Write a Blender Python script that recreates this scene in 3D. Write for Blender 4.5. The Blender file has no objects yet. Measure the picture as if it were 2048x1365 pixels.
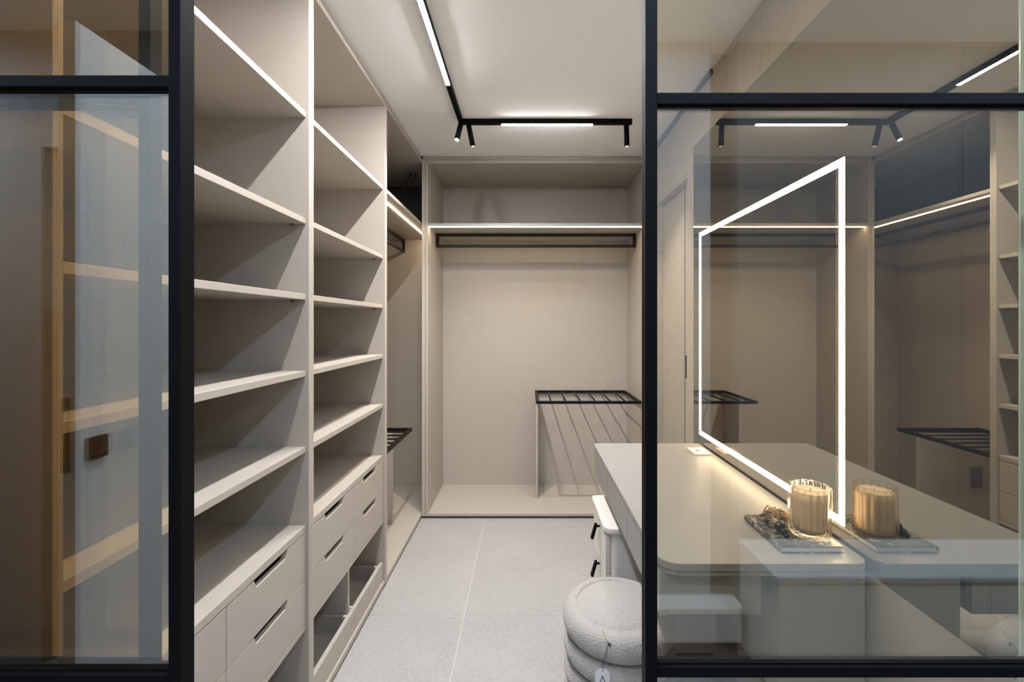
import bpy, bmesh, math, random
from mathutils import Vector, Matrix, noise

random.seed(7)
S = bpy.context.scene
COL = S.collection
PI = math.pi

# ------------------------------------------------------------------ camera
F_PX = 900.0
VPX, VPY = 1054.0, 648.0
CAM_Z = 1.40
cd = bpy.data.cameras.new('camera')
cd.sensor_fit = 'HORIZONTAL'
cd.sensor_width = 36.0
cd.lens = F_PX / 2048 * 36.0
cd.shift_x = -(VPX - 1024.0) / 2048.0
cd.shift_y = (VPY - 682.5) / 2048.0
cd.clip_start = 0.02
cam = bpy.data.objects.new('camera', cd)
COL.objects.link(cam)
cam.location = (0, 0, CAM_Z)
cam.rotation_euler = (PI / 2, 0, 0)
S.camera = cam

# ------------------------------------------------------------------ world, exposure, light levels
w = bpy.data.worlds.new('world')
S.world = w
w.use_nodes = True
w.node_tree.nodes['Background'].inputs[0].default_value = (0.75, 0.85, 1.0, 1)
w.node_tree.nodes['Background'].inputs[1].default_value = 0.02
S.view_settings.view_transform = 'Standard'
S.view_settings.look = 'None'
S.view_settings.exposure = 0.0
S.view_settings.gamma = 1.0
S.view_settings.use_curve_mapping = False
S.cycles.transparent_max_bounces = 24
S.cycles.max_bounces = 12
S.cycles.diffuse_bounces = 6
S.cycles.glossy_bounces = 6
S.cycles.sample_clamp_indirect = 6.0

TRACK_E = 445.0       # ceiling linear module running into the room
TRACK2_E = 75.0      # shorter one across the end wall
SHELF_LED_E = 46.0    # warm strips under the shelves
MIRROR_LED_E = 26.0    # strip frame in the mirror
SPOT_W = 50.0         # each small spotlight
REAR_E = 850.0         # added lamps that fill the passage behind the camera

# ------------------------------------------------------------------ materials
def nodes_of(m):
    m.use_nodes = True
    return m.node_tree.nodes, m.node_tree.links

def principled(name, col, rough=0.5, metal=0.0, spec=0.5):
    m = bpy.data.materials.new(name)
    n, l = nodes_of(m)
    b = n['Principled BSDF']
    b.inputs['Base Color'].default_value = (*col, 1)
    b.inputs['Roughness'].default_value = rough
    b.inputs['Metallic'].default_value = metal
    b.inputs['Specular IOR Level'].default_value = spec
    return m

def grain(m, scale, amount, stretch=(1, 1, 1), bump=0.0, bscale=None, detail=4, dist=0.001):
    """vary the base colour a little with object-space noise, and add fine relief"""
    n, l = nodes_of(m)
    b = n['Principled BSDF']
    base = b.inputs['Base Color'].default_value[:]
    tc = n.new('ShaderNodeTexCoord')
    mp = n.new('ShaderNodeMapping')
    mp.inputs['Scale'].default_value = stretch
    l.new(tc.outputs['Object'], mp.inputs['Vector'])
    nz = n.new('ShaderNodeTexNoise')
    nz.inputs['Scale'].default_value = scale
    nz.inputs['Detail'].default_value = detail
    l.new(mp.outputs[0], nz.inputs['Vector'])
    rp = n.new('ShaderNodeValToRGB')
    rp.color_ramp.elements[0].position = 0.3
    rp.color_ramp.elements[1].position = 0.7
    rp.color_ramp.elements[0].color = (*[c * (1 - amount) for c in base[:3]], 1)
    rp.color_ramp.elements[1].color = (*[min(1, c * (1 + amount)) for c in base[:3]], 1)
    l.new(nz.outputs['Fac'], rp.inputs['Fac'])
    l.new(rp.outputs['Color'], b.inputs['Base Color'])
    if bump:
        nb = n.new('ShaderNodeTexNoise')
        nb.inputs['Scale'].default_value = bscale or scale
        nb.inputs['Detail'].default_value = 3
        l.new(mp.outputs[0], nb.inputs['Vector'])
        bp = n.new('ShaderNodeBump')
        bp.inputs['Strength'].default_value = bump
        bp.inputs['Distance'].default_value = dist
        l.new(nb.outputs['Fac'], bp.inputs['Height'])
        l.new(bp.outputs['Normal'], b.inputs['Normal'])
    return m

def emit(name, col, strength):
    m = bpy.data.materials.new(name)
    n, l = nodes_of(m)
    n.remove(n['Principled BSDF'])
    e = n.new('ShaderNodeEmission')
    e.inputs[0].default_value = (*col, 1)
    e.inputs[1].default_value = strength
    l.new(e.outputs[0], n['Material Output'].inputs[0])
    return m

def pane_mat(name, tint, r0, r1=0.35):
    """thin coated glass: tinted see-through plus a mirror share that grows at grazing angles"""
    m = bpy.data.materials.new(name)
    n, l = nodes_of(m)
    n.remove(n['Principled BSDF'])
    t = n.new('ShaderNodeBsdfTransparent')
    t.inputs[0].default_value = (*tint, 1)
    g = n.new('ShaderNodeBsdfGlossy')
    g.inputs['Roughness'].default_value = 0.0
    g.inputs['Color'].default_value = (0.95, 0.98, 1, 1)
    lw = n.new('ShaderNodeLayerWeight')
    lw.inputs['Blend'].default_value = 0.25
    mr = n.new('ShaderNodeMapRange')
    mr.inputs['To Min'].default_value = r0
    mr.inputs['To Max'].default_value = r1
    l.new(lw.outputs['Facing'], mr.inputs['Value'])
    mx = n.new('ShaderNodeMixShader')
    l.new(mr.outputs[0], mx.inputs[0])
    l.new(t.outputs[0], mx.inputs[1])
    l.new(g.outputs[0], mx.inputs[2])
    l.new(mx.outputs[0], n['Material Output'].inputs[0])
    return m

M = {}
M['laminate'] = grain(principled('greige_laminate', (0.43, 0.389, 0.340), 0.42, spec=0.35), 9, 0.02, (1, 1, 1), 0.05, 900)
M['dark_brown'] = grain(principled('dark_board_and_shade', (0.055, 0.046, 0.040), 0.7), 30, 0.15)  # dark compartment boards; also painted shade in the rear recess and doorway room
M['pedestal'] = grain(principled('pale_pedestal_lacquer', (0.68, 0.65, 0.61), 0.38, spec=0.35), 9, 0.015)
M['desk'] = grain(principled('pale_desk_lacquer', (0.265, 0.254, 0.241), 0.38, spec=0.35), 9, 0.015)
M['white_lacquer'] = principled('white_lacquer', (0.74, 0.74, 0.74), 0.35)
M['dresser'] = principled('pale_grey_dresser_lacquer', (0.60, 0.60, 0.60), 0.4)
M['wall_panel'] = principled('greige_wall_panel', (0.30, 0.285, 0.265), 0.5)
M['ceiling'] = grain(principled('ceiling_paint', (0.84, 0.835, 0.835), 0.9, spec=0.1), 3, 0.012)
M['plinth'] = principled('dark_plinth', (0.045, 0.042, 0.042), 0.6)
M['black'] = grain(principled('black_powder_coat', (0.003, 0.003, 0.0034), 0.55, spec=0.07), 400, 0.2, (1, 1, 1), 0.05, 900)
M['bronze'] = principled('dark_bronze_metal', (0.03, 0.022, 0.016), 0.38, 0.6)
M['rail_metal'] = principled('dark_brown_rail', (0.006, 0.005, 0.0045), 0.45, 0.0, 0.15)
M['pin'] = principled('shelf_pin_metal', (0.16, 0.12, 0.09), 0.4, 0.8)
M['chrome'] = principled('bright_metal', (0.7, 0.68, 0.64), 0.2, 1.0)
M['gold'] = principled('gold_pin', (0.75, 0.52, 0.2), 0.25, 1.0)
M['socket'] = principled('socket_plastic', (0.62, 0.59, 0.54), 0.4)
M['socket_grey'] = principled('grey_socket_plastic', (0.16, 0.17, 0.18), 0.4)
M['wax'] = principled('cream_wax', (0.90, 0.70, 0.50), 0.55)
M['wax'].node_tree.nodes['Principled BSDF'].inputs['Subsurface Weight'].default_value = 0.0
M['wax'].node_tree.nodes['Principled BSDF'].inputs['Subsurface Radius'].default_value = (0.03, 0.02, 0.01)
M['bead'] = principled('black_glass_bead', (0.008, 0.010, 0.012), 0.12)
M['raffia'] = grain(principled('raffia_fibre', (0.42, 0.30, 0.19), 0.8), 90, 0.3)
M['paper'] = grain(principled('page_edges', (0.66, 0.64, 0.61), 0.8), 300, 0.10, (1, 1, 12))
M['tagpaper'] = principled('tag_card', (0.80, 0.78, 0.78), 0.6)
M['ink'] = principled('tag_ink', (0.02, 0.02, 0.02), 0.6)
M['string'] = principled('tag_string', (0.05, 0.03, 0.03), 0.7)
M['cable'] = principled('cable_sheath', (0.012, 0.009, 0.009), 0.5)
M['grout'] = principled('pale_grout', (0.62, 0.61, 0.59), 0.9)
M['mirror_edge'] = principled('mirror_edge_glass', (0.55, 0.66, 0.60), 0.15)
M['lens_off'] = emit('spot_lens', (1.0, 0.97, 0.93), 0.9)
M['lens_on'] = emit('spot_lens_bright', (1.0, 0.98, 0.95), 40.0)
M['led'] = emit('warm_strip_led', (1.0, 0.80, 0.55), SHELF_LED_E)
M['mirror_led'] = emit('mirror_strip_led', (1.0, 0.83, 0.60), MIRROR_LED_E)
M['track_led'] = emit('ceiling_strip_led', (0.985, 0.975, 0.985), TRACK_E)
M['track_led2'] = emit('ceiling_strip_led_dim', (0.985, 0.975, 0.985), TRACK2_E)
M['rear_fill'] = emit('passage_fill_light', (0.64, 0.83, 1.06), REAR_E)
M['glass'] = pane_mat('bronze_tinted_glass', (0.925, 0.885, 0.80), 0.11)
M['glass_dark'] = pane_mat('dark_bronze_glass', (0.87, 0.785, 0.64), 0.12)
M['jar'] = None

# thick jar glass: half clear, half refracting
jm_ = bpy.data.materials.new('clear_jar_glass')
n, l = nodes_of(jm_)
n.remove(n['Principled BSDF'])
t_ = n.new('ShaderNodeBsdfTransparent'); t_.inputs[0].default_value = (0.99, 0.975, 0.95, 1)
g_ = n.new('ShaderNodeBsdfGlass'); g_.inputs['IOR'].default_value = 1.45; g_.inputs['Color'].default_value = (1, 0.99, 0.97, 1)
x_ = n.new('ShaderNodeMixShader'); x_.inputs[0].default_value = 0.35
l.new(t_.outputs[0], x_.inputs[1]); l.new(g_.outputs[0], x_.inputs[2])
l.new(x_.outputs[0], n['Material Output'].inputs[0])
M['jar'] = jm_

# mirror: silvered, faintly warm grey
mm = bpy.data.materials.new('grey_mirror')
n, l = nodes_of(mm)
n.remove(n['Principled BSDF'])
g = n.new('ShaderNodeBsdfGlossy')
g.inputs['Roughness'].default_value = 0.0
g.inputs['Color'].default_value = (0.56, 0.55, 0.53, 1)
l.new(g.outputs[0], n['Material Output'].inputs[0])
M['mirror'] = mm

def linen(name, col):
    m = principled(name, col, 0.85, spec=0.15)
    n, l = nodes_of(m)
    b = n['Principled BSDF']
    tc = n.new('ShaderNodeTexCoord')
    outs = []
    for st in ((260, 260, 14), (22, 22, 420)):
        mp = n.new('ShaderNodeMapping')
        mp.inputs['Scale'].default_value = st
        l.new(tc.outputs['Object'], mp.inputs['Vector'])
        nz = n.new('ShaderNodeTexNoise')
        nz.inputs['Scale'].default_value = 1.0
        nz.inputs['Detail'].default_value = 3
        l.new(mp.outputs[0], nz.inputs['Vector'])
        outs.append(nz.outputs['Fac'])
    ad = n.new('ShaderNodeMath')
    l.new(outs[0], ad.inputs[0])
    l.new(outs[1], ad.inputs[1])
    rp = n.new('ShaderNodeMapRange')
    rp.inputs['From Min'].default_value = 0.7
    rp.inputs['From Max'].default_value = 1.3
    l.new(ad.outputs[0], rp.inputs['Value'])
    mx = n.new('ShaderNodeMix')
    mx.data_type = 'RGBA'
    mx.inputs['A'].default_value = (*[c * 0.80 for c in col], 1)
    mx.inputs['B'].default_value = (*[c * 1.18 for c in col], 1)
    l.new(rp.outputs[0], mx.inputs['Factor'])
    l.new(mx.outputs['Result'], b.inputs['Base Color'])
    bp = n.new('ShaderNodeBump')
    bp.inputs['Strength'].default_value = 0.15
    bp.inputs['Distance'].default_value = 0.001
    l.new(ad.outputs[0], bp.inputs['Height'])
    l.new(bp.outputs['Normal'], b.inputs['Normal'])
    return m
M['linen'] = linen('linen_wallpaper', (0.42, 0.37, 0.315))
M['linen_rear'] = linen('linen_wallpaper_grey', (0.34, 0.335, 0.34))
M['linen_panel'] = linen('wall_panel_fabric', (0.125, 0.122, 0.122))

def stone(name, col, rough):
    m = principled(name, col, rough, spec=0.4)
    n, l = nodes_of(m)
    b = n['Principled BSDF']
    tc = n.new('ShaderNodeTexCoord')
    big = n.new('ShaderNodeTexNoise'); big.inputs['Scale'].default_value = 3.0; big.inputs['Detail'].default_value = 6
    fine = n.new('ShaderNodeTexNoise'); fine.inputs['Scale'].default_value = 90.0; fine.inputs['Detail'].default_value = 5
    vor = n.new('ShaderNodeTexVoronoi'); vor.inputs['Scale'].default_value = 60.0
    for t in (big, fine, vor):
        l.new(tc.outputs['Object'], t.inputs['Vector'])
    r1 = n.new('ShaderNodeMapRange'); r1.inputs['From Min'].default_value = 0.3; r1.inputs['From Max'].default_value = 0.7
    r1.inputs['To Min'].default_value = 0.95; r1.inputs['To Max'].default_value = 1.04
    l.new(big.outputs['Fac'], r1.inputs['Value'])
    r2 = n.new('ShaderNodeMapRange'); r2.inputs['From Min'].default_value = 0.35; r2.inputs['From Max'].default_value = 0.65
    r2.inputs['To Min'].default_value = 0.92; r2.inputs['To Max'].default_value = 1.05
    l.new(fine.outputs['Fac'], r2.inputs['Value'])
    r3 = n.new('ShaderNodeMapRange'); r3.inputs['From Min'].default_value = 0.0; r3.inputs['From Max'].default_value = 0.12
    r3.inputs['To Min'].default_value = 1.10; r3.inputs['To Max'].default_value = 1.0
    l.new(vor.outputs['Distance'], r3.inputs['Value'])
    a = n.new('ShaderNodeMath'); a.operation = 'MULTIPLY'
    l.new(r1.outputs[0], a.inputs[0]); l.new(r2.outputs[0], a.inputs[1])
    c = n.new('ShaderNodeMath'); c.operation = 'MULTIPLY'
    l.new(a.outputs[0], c.inputs[0]); l.new(r3.outputs[0], c.inputs[1])
    vm = n.new('ShaderNodeVectorMath'); vm.operation = 'SCALE'
    vm.inputs[0].default_value = col
    l.new(c.outputs[0], vm.inputs['Scale'])
    l.new(vm.outputs[0], b.inputs['Base Color'])
    return m
M['tile'] = stone('pale_grey_stone_tile', (0.375, 0.365, 0.36), 0.42)
M['marble'] = stone('white_stone', (0.72, 0.71, 0.70), 0.35)

def boucle(name, col):
    m = principled(name, col, 0.95, spec=0.1)
    n, l = nodes_of(m)
    b = n['Principled BSDF']
    b.inputs['Sheen Weight'].default_value = 0.25
    tc = n.new('ShaderNodeTexCoord')
    v = n.new('ShaderNodeTexVoronoi'); v.inputs['Scale'].default_value = 210
    z = n.new('ShaderNodeTexNoise'); z.inputs['Scale'].default_value = 160; z.inputs['Detail'].default_value = 5
    l.new(tc.outputs['Object'], v.inputs['Vector']); l.new(tc.outputs['Object'], z.inputs['Vector'])
    s = n.new('ShaderNodeMath'); s.operation = 'SUBTRACT'
    l.new(z.outputs['Fac'], s.inputs[0]); l.new(v.outputs['Distance'], s.inputs[1])
    bp = n.new('ShaderNodeBump'); bp.inputs['Strength'].default_value = 0.7; bp.inputs['Distance'].default_value = 0.004
    l.new(s.outputs[0], bp.inputs['Height']); l.new(bp.outputs[0], b.inputs['Normal'])
    r = n.new('ShaderNodeMapRange'); r.inputs['From Min'].default_value = -0.4; r.inputs['From Max'].default_value = 0.5
    r.inputs['To Min'].default_value = 0.84; r.inputs['To Max'].default_value = 1.05
    l.new(s.outputs[0], r.inputs['Value'])
    vm = n.new('ShaderNodeVectorMath'); vm.operation = 'SCALE'; vm.inputs[0].default_value = col
    l.new(r.outputs[0], vm.inputs['Scale']); l.new(vm.outputs[0], b.inputs['Base Color'])
    return m
M['boucle'] = boucle('ivory_boucle', (0.46, 0.43, 0.405))

def book_mat():
    m = principled('printed_floral_cover', (0.2, 0.2, 0.2), 0.35)
    n, l = nodes_of(m)
    b = n['Principled BSDF']
    tc = n.new('ShaderNodeTexCoord')
    wv = n.new('ShaderNodeTexNoise'); wv.inputs['Scale'].default_value = 17; wv.inputs['Detail'].default_value = 5; wv.inputs['Distortion'].default_value = 2.5
    l.new(tc.outputs['Object'], wv.inputs['Vector'])
    rp = n.new('ShaderNodeValToRGB')
    e = rp.color_ramp.elements
    e[0].position = 0.40; e[0].color = (0.025, 0.028, 0.032, 1)
    e[1].position = 0.66; e[1].color = (0.66, 0.62, 0.54, 1)
    for p, c in ((0.455, (0.02, 0.024, 0.026, 1)), (0.50, (0.34, 0.31, 0.26, 1)), (0.52, (0.03, 0.035, 0.04, 1)), (0.58, (0.05, 0.06, 0.06, 1)), (0.61, (0.30, 0.28, 0.24, 1))):
        k = e.new(p); k.color = c
    l.new(wv.outputs['Fac'], rp.inputs['Fac'])
    v = n.new('ShaderNodeTexVoronoi'); v.inputs['Scale'].default_value = 17
    l.new(tc.outputs['Object'], v.inputs['Vector'])
    sel = n.new('ShaderNodeSeparateColor'); l.new(v.outputs['Color'], sel.inputs[0])
    gt = n.new('ShaderNodeMath'); gt.operation = 'GREATER_THAN'; gt.inputs[1].default_value = 0.66
    l.new(sel.outputs[0], gt.inputs[0])
    lt = n.new('ShaderNodeMath'); lt.operation = 'LESS_THAN'; lt.inputs[1].default_value = 0.40
    l.new(v.outputs['Distance'], lt.inputs[0])
    mu = n.new('ShaderNodeMath'); mu.operation = 'MULTIPLY'
    l.new(gt.outputs[0], mu.inputs[0]); l.new(lt.outputs[0], mu.inputs[1])
    pk = n.new('ShaderNodeMix'); pk.data_type = 'RGBA'
    pk.inputs['A'].default_value = (0.62, 0.13, 0.12, 1); pk.inputs['B'].default_value = (0.70, 0.66, 0.60, 1)
    l.new(sel.outputs[1], pk.inputs['Factor'])
    mx = n.new('ShaderNodeMix'); mx.data_type = 'RGBA'
    l.new(mu.outputs[0], mx.inputs['Factor']); l.new(rp.outputs[0], mx.inputs['A']); l.new(pk.outputs['Result'], mx.inputs['B'])
    l.new(mx.outputs['Result'], b.inputs['Base Color'])
    return m
M['book'] = book_mat()

# ------------------------------------------------------------------ builders
WORLD = {}     # world position of every object's origin (no parent is ever rotated)

def link(name, me, mat, parent, loc):
    o = bpy.data.objects.new(name, me)
    COL.objects.link(o)
    loc = Vector(loc)
    WORLD[o.name] = loc
    if parent is not None:
        o.parent = parent
        o.location = loc - WORLD[parent.name]
    else:
        o.location = loc
    if mat is not None and me is not None:
        me.materials.append(mat if not isinstance(mat, str) else M[mat])
    return o

def from_bm(name, bm, mat, parent=None, loc=(0, 0, 0), smooth=False):
    """bm is in world coordinates; the origin goes to loc"""
    bmesh.ops.translate(bm, verts=bm.verts, vec=-Vector(loc))
    bmesh.ops.recalc_face_normals(bm, faces=bm.faces)
    me = bpy.data.meshes.new(name)
    bm.to_mesh(me)
    bm.free()
    if smooth:
        me.polygons.foreach_set('use_smooth', [True] * len(me.polygons))
    return link(name, me, mat, parent, loc)

def add_box(bm, x0, x1, y0, y1, z0, z1, bev=0.0, seg=1):
    r = bmesh.ops.create_cube(bm, size=1)
    vs = r['verts']
    bmesh.ops.scale(bm, verts=vs, vec=(x1 - x0, y1 - y0, z1 - z0))
    bmesh.ops.translate(bm, verts=vs, vec=((x0 + x1) / 2, (y0 + y1) / 2, (z0 + z1) / 2))
    if bev:
        es = list({e for v in vs for e in v.link_edges})
        bmesh.ops.bevel(bm, geom=es, offset=bev, segments=seg, affect='EDGES', profile=0.5)

def box(name, x0, x1, y0, y1, z0, z1, mat, parent=None, bev=0.0008, seg=1):
    bm = bmesh.new()
    x0, x1 = min(x0, x1), max(x0, x1); y0, y1 = min(y0, y1), max(y0, y1); z0, z1 = min(z0, z1), max(z0, z1)
    add_box(bm, x0, x1, y0, y1, z0, z1, bev, seg)
    return from_bm(name, bm, mat, parent, ((x0 + x1) / 2, (y0 + y1) / 2, (z0 + z1) / 2))

def prism(name, pts, axis, a0, a1, mat, parent=None, bev=0.0, smooth=False):
    """polygon pts extruded along axis ('x': pts are (y,z); 'z': pts are (x,y); 'y': (x,z))"""
    bm = bmesh.new()
    def mk(p, a):
        return {'x': (a, p[0], p[1]), 'y': (p[0], a, p[1]), 'z': (p[0], p[1], a)}[axis]
    lo = [bm.verts.new(mk(p, a0)) for p in pts]
    hi = [bm.verts.new(mk(p, a1)) for p in pts]
    bm.faces.new(lo); bm.faces.new(hi[::-1])
    k = len(pts)
    for i in range(k):
        bm.faces.new((lo[i], lo[(i + 1) % k], hi[(i + 1) % k], hi[i]))
    bmesh.ops.recalc_face_normals(bm, faces=bm.faces)
    if bev:
        es = [e for e in bm.edges if len(e.link_faces) == 2 and e.calc_face_angle() > 0.6]
        bmesh.ops.bevel(bm, geom=es, offset=bev, segments=2, affect='EDGES', profile=0.5)
    cx = sum(v.co.x for v in bm.verts) / len(bm.verts)
    cy = sum(v.co.y for v in bm.verts) / len(bm.verts)
    cz = sum(v.co.z for v in bm.verts) / len(bm.verts)
    o = from_bm(name, bm, mat, parent, (cx, cy, cz))
    if smooth:
        for p in o.data.polygons:
            p.use_smooth = len(p.vertices) == 4
    return o

def rounded(x0, x1, y0, y1, rs, n=8):
    """corner radii rs: (x0,y0),(x1,y0),(x1,y1),(x0,y1)"""
    out = []
    for (cx, cy, sx, sy, a0), r in zip(((x0, y0, 1, 1, PI), (x1, y0, -1, 1, 1.5 * PI), (x1, y1, -1, -1, 0), (x0, y1, 1, -1, 0.5 * PI)), rs):
        if r <= 0:
            out.append((cx, cy)); continue
        for i in range(n + 1):
            a = a0 + (PI / 2) * i / n
            out.append((cx + sx * r + r * math.cos(a), cy + sy * r + r * math.sin(a)))
    return out

def add_tube(bm, pts, r, seg=8, cap=True):
    pts = [Vector(p) for p in pts]
    rings = []
    up = Vector((0, 0, 1))
    for i, p in enumerate(pts):
        d = (pts[min(i + 1, len(pts) - 1)] - pts[max(i - 1, 0)]).normalized()
        a = d.cross(up)
        if a.length < 1e-3:
            a = d.cross(Vector((1, 0, 0)))
        a.normalize(); b = d.cross(a).normalized()
        rr = r[i] if isinstance(r, (list, tuple)) else r
        rings.append([bm.verts.new(p + a * rr * math.cos(2 * PI * k / seg) + b * rr * math.sin(2 * PI * k / seg)) for k in range(seg)])
    for i in range(len(rings) - 1):
        for k in range(seg):
            bm.faces.new((rings[i][k], rings[i][(k + 1) % seg], rings[i + 1][(k + 1) % seg], rings[i + 1][k]))
    if cap:
        bm.faces.new(rings[0][::-1]); bm.faces.new(rings[-1])

def tube(name, pts, r, mat, parent=None, seg=8, smooth=True):
    bm = bmesh.new()
    add_tube(bm, pts, r, seg)
    c = sum((Vector(p) for p in pts), Vector()) / len(pts)
    return from_bm(name, bm, mat, parent, c, smooth)

def lathe(name, prof, cx, cy, mat, parent=None, seg=48, loc=None, ribs=0, ribamp=0.0, smooth=True, rough=0.0, closed=False):
    bm = bmesh.new()
    rings = []
    for (r, z) in prof:
        ring = []
        for k in range(seg):
            a = 2 * PI * k / seg
            rr = r
            if ribs:
                rr = r * (1 - ribamp * (1 - abs(math.cos(ribs * a / 2)) ** 0.7))
            v = Vector((cx + rr * math.cos(a), cy + rr * math.sin(a), z))
            if rough and r > 0.002:
                q = noise.noise(v * 140) * 0.6 + noise.noise(v * 320) * 0.4
                q2 = noise.noise(v * 12) * 1.2
                v += Vector((math.cos(a), math.sin(a), 0.6)) * rough * (q + q2)
            ring.append(bm.verts.new(v))
        rings.append(ring)
    m = len(rings)
    for i in range(m if closed else m - 1):
        A, B = rings[i], rings[(i + 1) % m]
        for k in range(seg):
            bm.faces.new((A[k], A[(k + 1) % seg], B[(k + 1) % seg], B[k]))
    if not closed:
        bm.faces.new(rings[0][::-1]); bm.faces.new(rings[-1])
    z0 = min(z for r, z in prof)
    return from_bm(name, bm, mat, parent, loc or (cx, cy, z0), smooth)

def ball(name, c, r, mat, parent=None, sc=(1, 1, 1)):
    bm = bmesh.new()
    bmesh.ops.create_uvsphere(bm, u_segments=20, v_segments=12, radius=r)
    bmesh.ops.scale(bm, verts=bm.verts, vec=sc)
    bmesh.ops.translate(bm, verts=bm.verts, vec=c)
    return from_bm(name, bm, mat, parent, c, True)

def thing(name, label, cat, loc, group=None):
    o = bpy.data.objects.new(name, None)
    o.empty_display_size = 0.05
    COL.objects.link(o)
    o.location = loc
    WORLD[o.name] = Vector(loc)
    return tag(o, label, cat, group)

def tag(o, label, cat, group=None):
    o['label'] = label
    o['category'] = cat
    if group:
        o['group'] = group
    return o

def struct(o, label=None, cat=None):
    o['kind'] = 'structure'
    if label:
        o['label'] = label
    if cat:
        o['category'] = cat
    return o

# ------------------------------------------------------------------ main dimensions (metres)
CEIL = 2.61
XF = -0.7548          # front of the wardrobe side panels on the left
XS = -0.7655          # front of shelves and drawer fronts
XB = -1.40            # back panels of the left wardrobes
YF = 3.23             # front plane of the wardrobe on the end wall
YB = 3.81             # its back panel
XW = 0.88             # right wall
YC = 0.65             # rear glass track (front face)
YA = 0.61             # front glass track (front face)
YR = -0.612           # wall behind the camera
XL, XR = -3.2, 2.7    # ends of the passage behind the camera

# ------------------------------------------------------------------ room shell
fl = struct(box('floor', XL, XR, YR - 1.6, YB + 0.12, -0.06, -0.0015, 'grout', bev=0), 'pale grout bed under large light grey stone tiles', 'floor')
TS = 1.026
ys = [2.154 + TS * k for k in range(-4, 3)]
xs = [-0.302 + TS * k for k in range(-3, 4)]
for i in range(len(xs) - 1):
    for j in range(len(ys) - 1):
        x0, x1 = max(xs[i], XL), min(xs[i + 1], XR)
        y0, y1 = max(ys[j], YR - 1.6), min(ys[j + 1], YB + 0.1)
        if x1 - x0 < 0.05 or y1 - y0 < 0.05:
            continue
        box('tile', x0 + 0.0013, x1 - 0.0013, y0 + 0.0013, y1 - 0.0013, -0.012, 0.0, 'tile', fl, bev=0.0006)

struct(box('ceiling', XL, XR, YR - 0.1, YB + 0.12, CEIL, CEIL + 0.08, 'ceiling', bev=0), 'smooth white painted ceiling', 'ceiling')
struct(box('wall_back', XB - 0.12, XW + 0.12, YB + 0.02, YB + 0.12, 0, CEIL, 'linen', bev=0), 'end wall behind the wardrobes', 'wall')
struct(box('wall_left', XB - 0.12, XB - 0.02, 0.70, YB + 0.02, 0, CEIL, 'linen', bev=0), 'left wall behind the wardrobes', 'wall')
# right wall with the door opening beyond the mirror
DY0, DY1, DZ = 2.471, 3.07, 2.226
wr = struct(box('wall_right', XW, XW + 0.12, 0.70, DY0, 0, CEIL, 'linen', bev=0), 'right wall in beige linen wallpaper behind the mirror', 'wall')
box('wall_panel', XW, XW + 0.12, DY0, DY1, DZ, CEIL, 'linen', wr, bev=0)
box('wall_panel', XW, XW + 0.12, DY1, YB + 0.02, 0, CEIL, 'linen', wr, bev=0)
dr = struct(box('door_1', XW + 0.045, XW + 0.085, DY0 - 0.01, DY1 + 0.01, 0.0, DZ + 0.01, 'linen', bev=0.001), 'linen faced door in the right wall beyond the mirror', 'door')
box('lock_plate', XW + 0.0405, XW + 0.046, 2.604, 2.628, 1.084, 1.216, 'bronze', dr, bev=0.0006)
box('edge_groove', XW + 0.0435, XW + 0.046, 2.630, 2.638, 0.0, DZ, 'plinth', dr, bev=0)
jm = struct(box('trim_1', XW + 0.002, XW + 0.10, DY1 - 0.02, DY1, 0, DZ, 'linen', bev=0), 'far jamb of the door in the right wall', 'door jamb')
box('door_head', XW + 0.002, XW + 0.10, DY0, DY1 - 0.02, DZ - 0.02, DZ, 'linen', jm, bev=0)
struct(box('trim_2', XW - 0.014, XW, 2.13, 3.10, CEIL - 0.026, CEIL - 0.002, 'plinth', bev=0), 'long dark air slot where right wall meets ceiling', 'air slot')

# wall behind the camera: linen, a doorway, a recess coloured dark for its shade, then fabric wall panels
wq = struct(box('wall_rear', -0.98, 0.787, YR - 0.10, YR, 0, CEIL, 'linen_rear', bev=0), 'linen wallpapered wall of the passage outside the glass', 'wall')
box('wall_panel', XL, -2.0, YR - 0.10, YR, 0, CEIL, 'linen_rear', wq, bev=0)
box('wall_panel', -2.0, -0.98, YR - 0.10, YR, 2.13, CEIL, 'linen_rear', wq, bev=0)
box('recess_shade', 0.787, 0.905, YR - 0.10, YR - 0.085, 0, CEIL, 'dark_brown', wq, bev=0)  # dark colour stands in for shade at the end of the linen
for (a, b) in ((0.905, 1.865), (1.869, XR)):
    box('fabric_panel', a, b, YR - 0.10, YR, 0, CEIL, 'linen_panel', wq, bev=0.001)
wd = struct(box('wall_dark_room', -2.3, -0.9, YR - 1.6, YR - 1.52, 0, CEIL, 'dark_brown', bev=0), 'room beyond the open doorway, its shade painted as dark walls', 'wall')  # walls coloured dark to stand for the unlit room
box('side_wall', -2.3, -2.2, YR - 1.52, YR - 0.10, 0, CEIL, 'dark_brown', wd, bev=0)
box('side_wall', -0.9, -0.82, YR - 1.52, YR - 0.10, 0, CEIL, 'dark_brown', wd, bev=0)
box('room_ceiling', -2.3, -0.82, YR - 1.6, YR - 0.10, CEIL, CEIL + 0.05, 'dark_brown', wd, bev=0)
struct(box('wall_passage_left', XL - 0.1, XL, YR - 0.1, 0.72, 0, CEIL, 'linen', bev=0), 'left end wall of the passage', 'wall')
struct(box('wall_passage_right', XR, XR + 0.1, YR - 0.1, 0.72, 0, CEIL, 'linen', bev=0), 'right end wall of the passage', 'wall')
struct(box('wall_front_left', XL, XB - 0.02, YC + 0.02, YC + 0.07, 0, CEIL, 'linen', bev=0), 'passage wall left of the glass', 'wall')
struct(box('wall_front_right', XW + 0.002, XR, YC + 0.02, YC + 0.07, 0, CEIL, 'linen', bev=0), 'passage wall right of the glass', 'wall')

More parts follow.
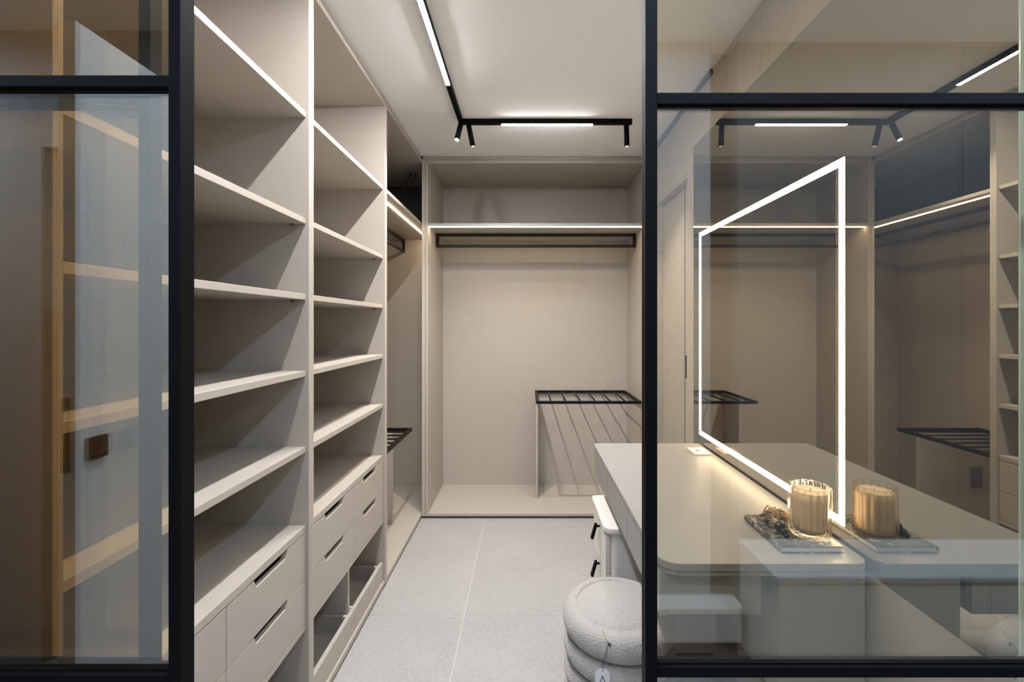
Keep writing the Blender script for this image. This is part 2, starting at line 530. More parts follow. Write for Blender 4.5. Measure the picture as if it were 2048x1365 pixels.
# open door leaf standing out from the wall behind the camera
d2 = struct(box('door_2', -1.080, -1.040, -0.600, 0.205, 0.006, 2.10, 'white_lacquer', bev=0.001), 'white door leaf standing open, mirrored in the left glass', 'door')
box('lock_plate', -1.072, -1.052, 0.2045, 0.208, 1.056, 1.23, 'bronze', d2, bev=0.0005)
box('latch', -1.066, -1.058, 0.207, 0.213, 1.18, 1.205, 'chrome', d2, bev=0.0005)
box('pull_rosette', -1.041, -1.028, 0.134, 0.184, 1.077, 1.13, 'bronze', d2, bev=0.002)

# ------------------------------------------------------------------ glass partition
def panel(label, x0, x1, y, t, glass, rails, stiles):
    """stiles: x ranges; rails: z ranges; glass between the rails"""
    p = thing('glass_panel', label, 'glass door', ((x0 + x1) / 2, y + t / 2, 0.004))
    for (a, b) in stiles:
        box('stile', a, b, y, y + t, 0.004, CEIL - 0.012, 'black', p, bev=0.0008)
    xi0 = stiles[0][1] if stiles[0][0] <= x0 + 1e-6 else x0
    xi1 = stiles[-1][0] if stiles[-1][1] >= x1 - 1e-6 else x1
    for (a, b) in rails:
        r = box('rail', xi0, xi1, y, y + t, a, b, 'black', p, bev=0.0008)
    g = y + t / 2
    for k in range(len(rails) - 1):
        z0, z1 = rails[k][1], rails[k + 1][0]
        gl = box('glass_pane', xi0, xi1, g - 0.003, g + 0.003, z0, z1, glass, p, bev=0)
        # black glazing beads hold the pane top and bottom
        for (za, zb) in ((z0, z0 + 0.0022), (z1 - 0.0022, z1)):
            box('glazing_bead', xi0, xi1, g - 0.006, g + 0.006, za, zb, 'black', gl, bev=0)
    return p

def zr(y_px, Y):
    return CAM_Z + (VPY - y_px) * Y / F_PX

TA, TC = 0.027, 0.022
railsC = [(0.004, 0.03), (zr(1357, YC), zr(1335, YC)), (zr(208, YC), zr(185, YC)), (CEIL - 0.04, CEIL - 0.012)]
railsA = [(0.004, 0.03), (zr(1374, YA), zr(1351, YA)), (zr(173, YA), zr(150, YA)), (CEIL - 0.04, CEIL - 0.012)]
xC = (1291 - VPX) * YC / F_PX
panel('fixed bronze glass panel with black frame at the right, in front of mirror and desk', xC, XW, YC, TC, 'glass', railsC,
      [(xC, xC + 24 * YC / F_PX), (XW - 0.02, XW)])
xA1 = (360 - VPX) * YA / F_PX
panel('front sliding glass panel with black frame at far left, nearest the viewer', -1.45, xA1, YA, TA, 'glass_dark', railsA,
      [(-1.45, -1.43), (xA1 - 24 * YA / F_PX, xA1)])
xB1 = (300 - VPX) * YC / F_PX
panel('second glass panel parked behind the front one at far left', -1.38, xB1, YC, TC, 'glass_dark', railsC,
      [(-1.38, -1.36), (xB1 - 24 * YC / F_PX, xB1)])

# ------------------------------------------------------------------ left wardrobes
SH = [(2.114, 2.134), (1.746, 1.766), (1.483, 1.503), (1.218, 1.238), (0.955, 0.975)]
ZT0, ZT1 = 2.560, 2.582

def drawer(unit, y0, y1, z0, z1):
    c = (y0 + y1) / 2
    h = 0.0885
    d = 0.024
    pts = [(y0, z0), (y1, z0), (y1, z1), (c + h, z1), (c + h - 0.011, z1 - d), (c - h + 0.011, z1 - d), (c - h, z1), (y0, z1)]
    f = prism('drawer', pts, 'x', XS - 0.018, XS, 'laminate', unit, bev=0.0007)
    bm = bmesh.new()
    xa, xb = XS - 0.50, XS - 0.0185
    zt = z1 - 0.035
    add_box(bm, xa, xb, y0 + 0.014, y0 + 0.028, z0 + 0.01, zt)
    add_box(bm, xa, xb, y1 - 0.028, y1 - 0.014, z0 + 0.01, zt)
    add_box(bm, xa, xa + 0.014, y0 + 0.028, y1 - 0.028, z0 + 0.01, zt)
    add_box(bm, xa + 0.014, xb, y0 + 0.028, y1 - 0.028, z0 + 0.012, z0 + 0.022)
    from_bm('drawer_box', bm, 'laminate', f, (XS - 0.25, c, z0))
    return f

def pullout(unit, y0, y1):
    """low open shoe drawer on the floor board"""
    z0, z1 = 0.037, 0.132
    f = box('shoe_drawer', XS - 0.018, XS, y0, y1, z0, z1, 'laminate', unit)
    bm = bmesh.new()
    xa, xb = XS - 0.52, XS - 0.0185
    add_box(bm, xa, xb, y0 + 0.012, y0 + 0.026, z0 + 0.004, z1 - 0.012)
    add_box(bm, xa, xb, y1 - 0.026, y1 - 0.012, z0 + 0.004, z1 - 0.012)
    add_box(bm, xa, xa + 0.014, y0 + 0.026, y1 - 0.026, z0 + 0.004, z1 - 0.012)
    add_box(bm, xa + 0.014, xb, y0 + 0.026, y1 - 0.026, z0 + 0.006, z0 + 0.014)
    from_bm('drawer_box', bm, 'laminate', f, (XS - 0.26, (y0 + y1) / 2, z0))
    box('corner_clip', XS - 0.034, XS - 0.019, y1 - 0.036, y1 - 0.027, z1 - 0.022, z1 - 0.006, 'socket', f, bev=0)
    box('corner_clip', XS - 0.034, XS - 0.019, y0 + 0.027, y0 + 0.036, z1 - 0.022, z1 - 0.006, 'socket', f, bev=0)
    return f

def shelf_unit(label, ya, yb, ta, tb):
    u = thing('shelf_unit', label, 'shelving', ((XF + XB) / 2, (ya + yb) / 2, 0.0))
    yi, yo = ya + ta, yb - tb
    box('side_panel', XB, XF, ya, yi, 0.012, ZT0, 'laminate', u)
    box('side_panel', XB, XF, yo, yb, 0.012, ZT0, 'laminate', u)
    box('top_panel', XB, XF, ya, yb, ZT0, ZT1, 'laminate', u)
    box('fascia', XF - 0.036, XF - 0.018, ya, yb, ZT1, CEIL - 0.002, 'laminate', u, bev=0)
    box('back_panel', XB - 0.012, XB, ya, yb, 0.012, ZT1, 'laminate', u, bev=0)
    box('bottom_panel', XB, XF - 0.002, yi, yo, 0.013, 0.035, 'laminate', u)
    box('plinth', XB, XF - 0.035, ya, yb, 0.0, 0.0115, 'plinth', u, bev=0)
    for k, (a, b) in enumerate(SH):
        s = box('shelf', XB, XS, yi + 0.0008, yo - 0.0008, a, b, 'laminate', u)
        if k in (1, 2):
            for yy in (yi + 0.006, yo - 0.006):
                for xx in (XS - 0.045, XB + 0.08):
                    tube('shelf_pin', [(xx, yy, a - 0.009), (xx, yy, a)], 0.0045, 'pin', s, 10)
    box('shelf', XB, XS, yi + 0.0008, yo - 0.0008, 0.680, 0.703, 'laminate', u)
    box('shelf', XB, XS, yi + 0.0008, yo - 0.0008, 0.342, 0.362, 'laminate', u)
    c = (yi + yo) / 2
    box('partition', XB, XS - 0.024, c - 0.009, c + 0.009, 0.362, 0.680, 'laminate', u)
    box('partition', XB, XS - 0.024, c - 0.009, c + 0.009, 0.035, 0.342, 'laminate', u)
    for (y0, y1) in ((yi + 0.002, c - 0.0012), (c + 0.0012, yo - 0.002)):
        drawer(u, y0, y1, 0.5195, 0.6765)
        drawer(u, y0, y1, 0.365, 0.5168)
        pullout(u, y0, y1)
    return u

shelf_unit('tall greige shelf unit with drawers, nearest, partly behind the left glass', 0.7155, 1.5755, 0.0175, 0.0175)
shelf_unit('tall greige shelf unit with four drawers and open shoe drawers below, in the middle', 1.5755, 2.409, 0.0175, 0.017)

def rack(unit, x0, x1, y0, y1, z0, z1, cross, n=6):
    """black trouser rack: frame of four square bars and round cross bars"""
    t = 0.020
    r = box('trouser_rack', x0, x1, y0, y0 + t, z0, z1, 'rail_metal', unit, bev=0.001)
    box('frame_bar', x0, x1, y1 - t, y1, z0, z1, 'rail_metal', r, bev=0.001)
    box('frame_bar', x0, x0 + t, y0 + t, y1 - t, z0, z1, 'rail_metal', r, bev=0.001)
    box('frame_bar', x1 - t, x1, y0 + t, y1 - t, z0, z1, 'rail_metal', r, bev=0.001)
    for k in range(n):
        if cross == 'y':
            x = x0 + (x1 - x0) * (k + 1) / (n + 1)
            tube('cross_bar', [(x, y0 + t, z1 - 0.007), (x, y1 - t, z1 - 0.007)], 0.0055, 'rail_metal', r, 8)
        else:
            y = y0 + (y1 - y0) * (k + 1) / (n + 1)
            tube('cross_bar', [(x0 + t, y, z1 - 0.007), (x1 - t, y, z1 - 0.007)], 0.0055, 'rail_metal', r, 8)
    return r

def hang_rail(unit, axis, a0, a1, c, z0, z1):
    """rectangular hanging frame under a shelf"""
    t = 0.024
    if axis == 'x':
        B = lambda p, q, za, zb, par, nm: box(nm, p, q, c - 0.008, c + 0.008, za, zb, 'rail_metal', par, bev=0.001)
    else:
        B = lambda p, q, za, zb, par, nm: box(nm, c - 0.008, c + 0.008, p, q, za, zb, 'rail_metal', par, bev=0.001)
    r = B(a0, a1, z0, z0 + t * 0.9, unit, 'hanging_rail')
    B(a0, a1, z1 - t, z1, r, 'mounting_bar')
    B(a0, a0 + t, z0 + t * 0.9, z1 - t, r, 'end_bar')
    B(a1 - t, a1, z0 + t * 0.9, z1 - t, r, 'end_bar')
    return r

# corner wardrobe (bay three)
u3 = thing('corner_wardrobe', 'open hanging wardrobe in the far left corner with dark empty top compartment', 'wardrobe', (-1.08, 3.1, 0))
Y3 = 2.409
ZS3 = (2.112, 2.132)
box('side_panel', XB, XF, Y3, 2.426, 0.012, ZT0, 'laminate', u3)
box('top_panel', XB, XF, Y3, YF - 0.002, ZT0, ZT1, 'laminate', u3)
box('top_panel', XB, XF - 0.002, YF - 0.002, YB, ZT0, ZT1, 'laminate', u3)
box('fascia', XF - 0.036, XF - 0.018, Y3, YF, ZT1, CEIL - 0.002, 'laminate', u3, bev=0)
box('back_panel', XB - 0.012, XB, Y3, YB, 0.012, ZS3[0], 'laminate', u3, bev=0)
o = box('back_panel', XB - 0.012, XB, Y3, YB, ZS3[0], ZT0, 'dark_brown', u3, bev=0)  # back board darker than the rest of the carcass
o['label'] = 'dark back board of the top compartment'
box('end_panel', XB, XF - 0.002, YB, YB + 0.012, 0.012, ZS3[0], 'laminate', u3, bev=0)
o = box('end_panel', XB, XF - 0.002, YB, YB + 0.012, ZS3[1], ZT0, 'dark_brown', u3, bev=0)  # end board in the same darker brown
o['label'] = 'dark end board of the top compartment'
box('bottom_panel', XB, XF - 0.002, 2.426, YF - 0.002, 0.013, 0.035, 'laminate', u3)
box('bottom_panel', XB, XF - 0.004, YF - 0.002, YB, 0.013, 0.035, 'laminate', u3)
box('plinth', XB, XF - 0.035, Y3, YB, 0, 0.0115, 'plinth', u3, bev=0)
s3 = box('shelf', XB, XF - 0.006, 2.427, YB, ZS3[0], ZS3[1], 'laminate', u3)
box('led_strip', -0.832, -0.820, 2.430, YB - 0.01, ZS3[0] - 0.003, ZS3[0] + 0.001, 'led', s3, bev=0)
hang_rail(u3, 'y', 2.427, YB - 0.002, -1.04, 2.002, ZS3[0])
sp3 = box('support_panel', XB, -0.914, 3.051, 3.069, 0.035, 0.668, 'laminate', u3)
rack(u3, -1.34, -0.7835, 2.430, 3.071, 0.668, 0.690, 'x')

# cable left lying in the dark top compartment
cb = thing('loose_cable', 'loose dark electrical cable hanging in the dark top corner compartment', 'cable', (-0.99, 3.5, ZS3[1]))
for k, (dx, dy) in enumerate(((0, 0), (0.02, 0.03), (-0.01, 0.05))):
    pts = []
    for t in range(13):
        q = t / 12
        pts.append((-0.985 + dx + 0.10 * q + 0.015 * math.sin(7 * q + k), 3.42 + dy * 0.5 + 0.02 * math.sin(5 * q + 2 * k), ZS3[1] + 0.004 + 0.42 * q ** 1.3))
    tube('cable_strand', pts, 0.0035, 'cable', cb, 6)

# socket on the support panel, seen in the mirror
o = box('socket_plate', -1.342, -1.262, 3.043, 3.051, 0.285, 0.430, 'socket_grey', sp3, bev=0.002)
o['label'] = 'grey double socket plate'

# ------------------------------------------------------------------ wardrobe on the end wall
u4 = thing('open_wardrobe', 'wide open hanging wardrobe filling the end wall, lit by a warm strip', 'wardrobe', (0.07, 3.5, 0))
XL4, XR4 = -0.7297, 0.869
Z4 = (2.104, 2.1235)
box('side_panel', XL4, -0.7106, YF, YB, 0.0165, 2.5535, 'laminate', u4)
box('side_panel', 0.850, XR4, YF, YB, 0.0165, 2.5535, 'laminate', u4)
box('filler_strip', XF, -0.7318, YF, YF + 0.02, 0.0165, 2.582, 'laminate', u4)
box('filler_strip', XR4 + 0.001, XW - 0.001, YF, YF + 0.02, 0.0165, 2.57, 'laminate', u4)
box('top_panel', XL4, XR4, YF, YB, 2.5535, 2.5725, 'laminate', u4)
box('fascia', XF + 0.002, XW - 0.001, YF + 0.021, YF + 0.039, 2.583, CEIL - 0.002, 'laminate', u4, bev=0)
box('fascia', XL4, XR4, YF + 0.021, YF + 0.039, 2.5728, 2.583, 'laminate', u4, bev=0)
box('back_panel', -0.7106, 0.850, YB, YB + 0.012, 0.0165, 2.5535, 'laminate', u4, bev=0)
box('bottom_panel', -0.7106, 0.850, YF, YB, 0.0165, 0.037, 'laminate', u4)
box('plinth', XF + 0.001, XR4, YF + 0.03, YB, 0.0, 0.016, 'plinth', u4, bev=0)
s4 = box('shelf', -0.7102, 0.8496, YF + 0.002, YB - 0.001, Z4[0], Z4[1], 'laminate', u4)
box('led_strip', -0.708, 0.848, 3.256, 3.268, Z4[0] - 0.003, Z4[0] + 0.001, 'led', s4, bev=0)
hang_rail(u4, 'x', -0.7095, 0.849, 3.51, 1.995, Z4[0])
rack(u4, 0.066, 0.830, 3.262, 3.80, 0.818, 0.838, 'y')
box('support_panel', 0.066, 0.085, 3.511, YB - 0.001, 0.037, 0.8175, 'laminate', u4)

# ------------------------------------------------------------------ mirror
XM = 0.870
mir = thing('wall_mirror', 'large frameless grey mirror with a glowing rectangular light line above desk', 'mirror', (XM, 1.55, 0.764))
box('mirror_sheet', XM, XM + 0.001, 0.797, 2.351, 0.765, 2.327, 'mirror', mir, bev=0)
box('mirror_back', XM + 0.001, XW - 0.0005, 0.7945, 2.3535, 0.7635, 2.3295, 'mirror_edge', mir, bev=0)
LY0, LY1, LZ0, LZ1, LW = 1.233, 2.270, 0.843, 1.858, 0.021
fr = box('light_line', XM - 0.0012, XM - 0.0002, LY0, LY1, LZ1 - LW, LZ1, 'mirror_led', mir, bev=0)
box('light_line', XM - 0.0012, XM - 0.0002, LY0, LY1, LZ0, LZ0 + LW, 'mirror_led', mir, bev=0)
box('light_line', XM - 0.0012, XM - 0.0002, LY0, LY0 + LW, LZ0 + LW, LZ1 - LW, 'mirror_led', mir, bev=0)
box('light_line', XM - 0.0012, XM - 0.0002, LY1 - LW, LY1, LZ0 + LW, LZ1 - LW, 'mirror_led', mir, bev=0)

# ------------------------------------------------------------------ desk
DX0, DX1, DYN, DYF, DT = 0.3337, 0.862, 1.124, 2.259, 0.800
dk = thing('vanity_desk', 'pale wall mounted vanity desk with rounded top and three flat drawers', 'desk', (0.60, 1.69, 0.653))
prism('tabletop', rounded(DX0, DX1, DYN, DYF, (0.055, 0.035, 0.02, 0.022), 10), 'z', 0.781, DT, 'desk', dk, bev=0.0015)
prism('under_top', rounded(DX0 + 0.005, DX1 - 0.004, DYN + 0.005, DYF - 0.004, (0.05, 0.03, 0.02, 0.02), 10), 'z', 0.766, 0.7795, 'desk', dk, bev=0.0008)
box('end_panel', 0.358, 0.600, 1.153, 1.171, 0.655, 0.7655, 'desk', dk)
box('end_panel', 0.358, 0.600, 2.237, 2.255, 0.655, 0.7655, 'desk', dk)
box('bottom_panel', 0.358, 0.600, 1.171, 2.237, 0.655, 0.671, 'desk', dk)
for (a, b) in ((1.152, 1.5285), (1.5315, 1.9035), (1.9065, 2.256)):
    box('drawer', DX0 + 0.006, DX0 + 0.024, a, b, 0.653, 0.7635, 'desk', dk, bev=0.0008)

box('side_cabinet', 0.640, 0.858, 1.142, 1.370, 0.004, 0.7655, 'desk', dk)
struct(box('trim_3', XM + 0.0008, XW - 0.0005, 0.72, 2.352, 0.0, 0.7634, 'wall_panel', bev=0), 'plain greige wall panel below the mirror', 'wall panel')

sk2 = thing('desk_socket', 'small beige flip up socket plate set into the desk by mirror', 'socket', (0.80, 2.10, DT))
box('cover_plate', 0.763, 0.839, 2.05, 2.152, DT, DT + 0.008, 'socket', sk2, bev=0.0012)
box('finger_notch', 0.788, 0.814, 2.088, 2.112, DT + 0.0075, DT + 0.0086, 'pin', sk2, bev=0.0003)

# pedestal under the far end
pd = thing('drawer_pedestal', 'pale drawer pedestal with two slim black handles under the desk', 'pedestal', (0.57, 2.06, 0))
prism('top', rounded(0.322, 0.80, 1.872, 2.246, (0.045, 0.02, 0.02, 0.02), 10), 'z', 0.520, 0.545, 'pedestal', pd, bev=0.004, smooth=True)
prism('body', rounded(0.352, 0.795, 1.884, 2.240, (0.03, 0.01, 0.01, 0.01), 8), 'z', 0.02, 0.517, 'pedestal', pd)
box('base', 0.37, 0.78, 1.90, 2.225, 0.0, 0.02, 'plinth', pd, bev=0)
for (a, b) in ((0.345, 0.512), (0.184, 0.342), (0.024, 0.181)):
    df = box('drawer', 0.332, 0.3515, 1.90, 2.238, a, b, 'pedestal', pd, bev=0.0012)
    zc = b - 0.034
    h = tube('handle', [(0.331, 2.05, zc), (0.312, 2.05, zc)], 0.005, 'black', df, 8)
    prism('grip', [(0.320, zc + 0.010), (0.309, zc + 0.010), (0.290, zc - 0.055), (0.301, zc - 0.057)], 'y', 2.038, 2.062, 'black', df, bev=0.001)

# ------------------------------------------------------------------ things on the desk
bk = thing('book', 'hardback book with dark floral cover lying on the desk', 'book', (0.744, 1.273, DT))
BX0, BX1, BY0, BY1, BH = 0.662, 0.828, 1.176, 1.372, 0.0175
prism('page_block', [(BX0 + 0.005, BY0 + 0.003), (BX1 - 0.004, BY0 + 0.003), (BX1 - 0.0065, (BY0 + BY1) / 2), (BX1 - 0.004, BY1 - 0.003), (BX0 + 0.005, BY1 - 0.003)], 'z', DT + 0.0025, DT + BH - 0.0025, 'paper', bk)
box('cover_board', BX0 + 0.006, BX1, BY0, BY1, DT, DT + 0.0025, 'book', bk, bev=0.0004)
box('cover_board', BX0 + 0.006, BX1, BY0, BY1, DT + BH - 0.0025, DT + BH, 'book', bk, bev=0.0004)
sp = []
for i in range(9):
    a = PI / 2 + PI * i / 8
    sp.append((BX0 + 0.006 + 0.006 * math.cos(a), DT + BH / 2 + BH / 2 * math.sin(a)))
for i in range(9):
    a = 1.5 * PI - PI * i / 8
    sp.append((BX0 + 0.006 + 0.0038 * math.cos(a), DT + BH / 2 + (BH / 2 - 0.0025) * math.sin(a)))
prism('spine', sp, 'y', BY0, BY1, 'book', bk)

# ribbed glass candle on the book
CX, CY, CZ, CR, CH = 0.780, 1.242, DT + BH, 0.0535, 0.1375
cn = thing('candle', 'cream candle in a thick ribbed glass jar standing on the book', 'candle', (CX, CY, CZ))
prof = [(0.001, CZ + 0.0005), (CR * 0.80, CZ + 0.0005), (CR * 0.93, CZ + 0.006), (CR, CZ + 0.018), (CR * 1.0, CZ + 0.07), (CR * 0.99, CZ + 0.115), (CR * 0.985, CZ + CH - 0.008), (CR * 0.97, CZ + CH - 0.002),
        (CR * 0.93, CZ + CH), (CR * 0.88, CZ + CH - 0.002), (CR * 0.85, CZ + CH - 0.010), (CR * 0.82, CZ + 0.10), (CR * 0.80, CZ + 0.03), (CR * 0.70, CZ + 0.013), (0.001, CZ + 0.012)]
lathe('glass_jar', prof, CX, CY, 'jar', cn, seg=196, ribs=14, ribamp=0.13)
wprof = [(0.001, CZ + 0.0125), (CR * 0.69, CZ + 0.0135), (CR * 0.79, CZ + 0.03), (CR * 0.81, CZ + 0.10), (CR * 0.825, CZ + CH - 0.014), (CR * 0.80, CZ + CH - 0.016), (0.004, CZ + CH - 0.018), (0.001, CZ + CH - 0.018)]
lathe('wax', wprof, CX, CY, 'wax', cn, seg=196, ribs=14, ribamp=0.13)
tube('wick', [(CX, CY, CZ + CH - 0.019), (CX + 0.001, CY, CZ + CH - 0.013), (CX + 0.003, CY, CZ + CH - 0.010)], 0.0009, 'string', cn, 6)
bm = bmesh.new()
for k in range(70):
    a = random.uniform(0, 2 * PI)
    z = CZ + random.uniform(0.012, CH - 0.02)
    r = CR * 0.955
    mtx = Matrix.Translation((CX + r * math.cos(a), CY + r * math.sin(a), z))
    bmesh.ops.create_icosphere(bm, subdivisions=1, radius=random.uniform(0.0005, 0.0011), matrix=mtx)
bb = from_bm('air_bubbles', bm, 'chrome', cn, (CX, CY, CZ), True)
bb['kind'] = 'stuff'

# bead tassel on the book
TZ = DT + BH
ts = thing('bead_tassel', 'beige raffia tassel with glossy black beads lying on the book', 'tassel', (0.715, 1.30, TZ))
ball('bead', (0.7075, 1.258, TZ + 0.0145), 0.0145, 'bead', ts)
ball('bead', (0.7065, 1.237, TZ + 0.010), 0.010, 'bead', ts, (0.95, 1.1, 1))
ball('bead', (0.706, 1.223, TZ + 0.0065), 0.0065, 'bead', ts)
tube('cord', [(0.7075, 1.270, TZ + 0.016), (0.709, 1.280, TZ + 0.019), (0.711, 1.290, TZ + 0.019)], [0.007, 0.009, 0.008], 'raffia', ts, 10)
bm = bmesh.new()
for k in range(90):
    side = random.uniform(-0.35, 1.0)          # from hanging back to the left, round to the mirror side
    ln = random.uniform(0.045, 0.085)
    hgt = random.uniform(0.002, 0.040)
    ph = random.uniform(0, 6)
    pts = []
    for t in range(8):
        q = t / 7
        pts.append((0.711 + ln * q * side * (0.6 + 0.5 * q) + 0.0035 * math.sin(6 * q + ph) + random.gauss(0, 0.0006),
                    1.288 + ln * q * (0.85 - 0.35 * abs(side)) + 0.003 * math.cos(5 * q + ph),
                    max(TZ + 0.002, TZ + 0.018 * (1 - q) + hgt * math.sin(PI * min(1.0, 0.15 + 0.75 * q)))))
    add_tube(bm, pts, 0.0017, 5)
tt = from_bm('tassel_strands', bm, 'raffia', ts, (0.72, 1.33, TZ), True)
tt['kind'] = 'stuff'

# ------------------------------------------------------------------ boucle stool with its hang tag
SX, SY = 0.317, 1.56
st = thing('boucle_stool', 'round ivory boucle stool of stacked cushions with paper tag, by the desk', 'stool', (SX, SY, 0))
R0 = 0.192
def tier(zc, hh, Ro, top=0.0, bulge=0.05):
    prof = [(0.001, zc - hh * 0.92), (Ro - bulge - 0.015, zc - hh * 0.92)]
    for i in range(25):
        a = -PI / 2 + PI * i / 24
        prof.append((Ro - bulge + bulge * max(0, math.cos(a)) ** 0.75, zc + hh * math.sin(a)))
    if top:
        e = Ro - bulge
        prof += [(e - 0.0015, zc + hh - 0.0035), (e - 0.0035, zc + hh - 0.0040), (e - 0.007, zc + hh - 0.0005), (e - 0.016, zc + hh + 0.004)]
        for i in range(1, 14):
            q = 1 - i / 14
            prof.append(((e - 0.016) * q, zc + hh + 0.004 + top * (1 - q ** 2.2)))
    else:
        prof.append((Ro - bulge - 0.025, zc + hh * 0.92))
    prof.append((0.001, prof[-1][1]))
    return prof
lathe('seat_cushion', tier(0.385, 0.046, R0, 0.017), SX, SY, 'boucle', st, seg=240, rough=0.0014)
for zc in (0.297, 0.215, 0.133, 0.055):
    lathe('base_cushion', tier(zc, 0.042, R0 - 0.003), SX, SY, 'boucle', st, seg=200, rough=0.0014)
lathe('foot', [(0.001, 0.0), (0.14, 0.0), (0.14, 0.02), (0.001, 0.02)], SX, SY, 'plinth', st, seg=40)
tg = box('hang_tag', 0.196, 0.242, 1.330, 1.3312, 0.278, 0.386, 'tagpaper', st, bev=0)
# rounded tag outline replaces the plain card
bm = bmesh.new()
pts = []
for i in range(25):
    a = PI * i / 24
    pts.append((0.022 * math.cos(a), 0.030 + 0.022 * math.sin(a)))
for i in range(13):
    a = PI + PI * i / 12
    pts.append((0.022 * math.cos(a), -0.036 + 0.018 * math.sin(a)))
lo = [bm.verts.new((p[0], -0.0004, p[1])) for p in pts]
hi = [bm.verts.new((p[0], 0.0004, p[1])) for p in pts]
bm.faces.new(lo); bm.faces.new(hi[::-1])
for i in range(len(pts)):
    bm.faces.new((lo[i], lo[(i + 1) % len(pts)], hi[(i + 1) % len(pts)], hi[i]))
bmesh.ops.recalc_face_normals(bm, faces=bm.faces)
bm.to_mesh(tg.data); bm.free()
tw = Vector((0.2285, 1.362, 0.304))
tg.location = tw - WORLD[st.name]
WORLD[tg.name] = tw
# emblem: an open letter A of two slanted strokes
bm = bmesh.new()
for s in (-1, 1):
    a = Vector((tw.x, tw.y - 0.0011, tw.z + 0.030)); b = Vector((tw.x + s * 0.0105, tw.y - 0.0011, tw.z + 0.002))
    dd = (b - a).normalized(); nn = Vector((dd.z, 0, -dd.x)) * 0.0011
    vs = []
    for yy in (0, 0.0005):
        for p in (a + nn, a - nn, b - nn, b + nn):
            vs.append(bm.verts.new(p + Vector((0, yy, 0))))
    for f in ((0, 1, 2, 3), (7, 6, 5, 4), (0, 4, 5, 1), (1, 5, 6, 2), (2, 6, 7, 3), (3, 7, 4, 0)):
        bm.faces.new([vs[i] for i in f])
from_bm('emblem', bm, 'ink', tg, tw)
for s in (-1, 1):
    tube('string', [(tw.x + s * 0.0015, tw.y - 0.0008, tw.z + 0.044), (tw.x + s * 0.003, tw.y + 0.000, tw.z + 0.062), (tw.x + 0.008 + s * 0.002, tw.y + 0.002, tw.z + 0.085), (0.2495, 1.3835, 0.4135)], 0.0008, 'string', tg, 6)
box('clip', 0.2490, 0.2575, 1.380, 1.386, 0.4115, 0.4175, 'ink', tg, bev=0.0008)
tube('pin', [(0.2495, 1.3830, 0.4150), (0.243, 1.396, 0.4240), (0.240, 1.418, 0.4315)], 0.001, 'gold', tg, 6)

# ------------------------------------------------------------------ ceiling track and spotlights
XT, YT = -0.390, 2.662
TW = 0.012
tk = thing('track_light', 'black L shaped ceiling track with two glowing white linear modules', 'track light', (XT, YT, CEIL))
zt0 = CEIL - 0.030
TY0 = 0.70
def channel(x0, x1, y0, y1):
    box('track_rail', x0, x1, y0, y1, zt0, CEIL - 0.0005, 'black', tk, bev=0)
channel(XT - TW, XT + TW, TY0, YT + TW)
channel(XT + TW, 0.620, YT - TW, YT + TW)
def module(x0, x1, y0, y1, proud, mat):
    bm = bmesh.new()
    add_box(bm, x0, x1, y0, y1, zt0 - proud, zt0 - 0.0001, proud * 0.3)
    from_bm('linear_diffuser', bm, mat, tk, ((x0 + x1) / 2, (y0 + y1) / 2, zt0))
module(XT - 0.0095, XT + 0.0095, 0.74, 2.2225, 0.0012, 'track_led')
module(-0.150, 0.387, YT - 0.0095, YT + 0.0095, 0.0055, 'track_led2')

def spot(label, x, y, aim, lens, watts, cone=120):
    s = thing('spotlight', label, 'spotlight', (x, y, zt0), 'small black spotlights on the track')
    d = Vector(aim).normalized()
    p0 = Vector((x, y, zt0))
    j = p0 + Vector((0, 0, -0.007))
    tube('joint', [p0, j + d * 0.003], 0.005, 'black', s, 12)
    a, b = j + d * 0.001, j + d * 0.122
    bm = bmesh.new()
    add_tube(bm, [a, b], 0.0152, 28)
    h = from_bm('housing', bm, 'black', s, (a + b) / 2, False)
    for f in h.data.polygons:
        f.use_smooth = len(f.vertices) == 4
    bm = bmesh.new()
    add_tube(bm, [b - d * 0.0005, b + d * 0.0012], 0.0115, 24)
    from_bm('lens', bm, lens, s, b)
    ld = bpy.data.lights.new('spot_beam', 'SPOT')
    ld.energy = watts
    ld.spot_size = math.radians(cone)
    ld.spot_blend = 0.8
    ld.shadow_soft_size = 0.007
    ld.color = (1.0, 0.96, 0.91)
    lo_ = bpy.data.objects.new('spot_beam', ld)
    COL.objects.link(lo_)
    lo_.parent = s
    lo_.location = (b + d * 0.006) - WORLD[s.name]
    lo_.rotation_euler = d.to_track_quat('-Z', 'Y').to_euler()
    return s
spot('bright black spotlight at the track corner tilted towards the left shelves', -0.384, 2.625, (-0.17, -0.34, -1.0), 'lens_on', SPOT_W * 0.8)
spot('black spotlight just right of the track corner leaning to the right', -0.345, YT, (0.20, 0.06, -1.0), 'lens_off', SPOT_W * 1.6)
spot('black spotlight at the right end of the ceiling track', 0.588, YT, (0.03, 0.02, -1.0), 'lens_off', SPOT_W * 0.8, 82)

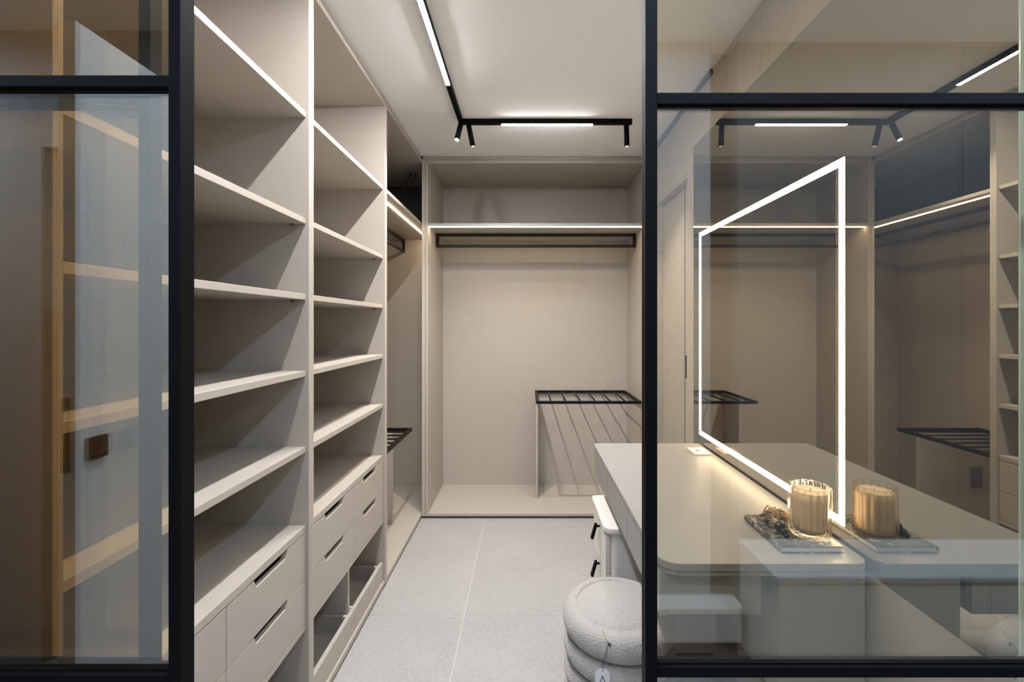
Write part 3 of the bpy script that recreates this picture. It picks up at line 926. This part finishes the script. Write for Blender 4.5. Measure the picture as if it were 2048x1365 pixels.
# ------------------------------------------------------------------ passage behind the camera (seen as reflections in the glass)
ds = thing('low_dresser', 'long low white dresser behind the camera, reflected in right glass', 'dresser', (1.75, -0.46, 0))
box('top', 0.908, XR - 0.01, YR + 0.001, -0.318, 0.455, 0.476, 'dresser', ds, bev=0.002)
box('carcass', 0.912, XR - 0.014, YR + 0.004, -0.340, 0.03, 0.4545, 'dresser', ds)
box('plinth', 0.95, XR - 0.05, YR + 0.02, -0.37, 0.0, 0.03, 'plinth', ds, bev=0)
for (a, b) in ((0.912, 1.688), (1.692, 2.30), (2.304, XR - 0.014)):
    box('drawer', a, b, -0.339, -0.321, 0.035, 0.446, 'dresser', ds, bev=0.001)
pf = thing('round_pouf', 'ivory boucle pouf behind the camera, reflected at lower right of glass', 'pouf', (1.75, -0.085, 0))
lathe('cushion', tier(0.215, 0.150, 0.225, 0.02), 1.75, -0.085, 'boucle', pf, seg=96, rough=0.002)
lathe('foot', [(0.001, 0.0), (0.15, 0.0), (0.15, 0.065), (0.001, 0.065)], 1.75, -0.085, 'plinth', pf, seg=32)
pl = tag(prism('stone_bench', rounded(-0.30, 0.885, YR + 0.001, YR + 0.10, (0.0, 0.0, 0.03, 0.0), 8), 'z', 0.10, 0.24, 'marble', None, bev=0.004), 'low white stone ledge behind the camera, reflected at lower left of right glass', 'ledge')
for k, x in enumerate((-2.55, -0.35, 0.60, 1.75)):  # unseen lamps added to brighten the passage mirrored in the glass
    dl = thing('fill_lamp', ('unseen fill lamp added over the passage by the left end wall', 'unseen fill lamp added over the passage beside the white door', 'unseen fill lamp added over the passage above the stone ledge', 'unseen fill lamp added over the passage above the low dresser')[k], 'fill_lamp', (x, -0.05, CEIL))
    lathe('trim_ring', [(0.052, CEIL - 0.006), (0.066, CEIL - 0.006), (0.066, CEIL - 0.0005), (0.052, CEIL - 0.0005)], x, -0.05, 'white_lacquer', dl, seg=32, closed=True)
    lathe('lens', [(0.001, CEIL - 0.004), (0.0515, CEIL - 0.004), (0.0515, CEIL - 0.001), (0.001, CEIL - 0.001)], x, -0.05, 'rear_fill', dl, seg=24)
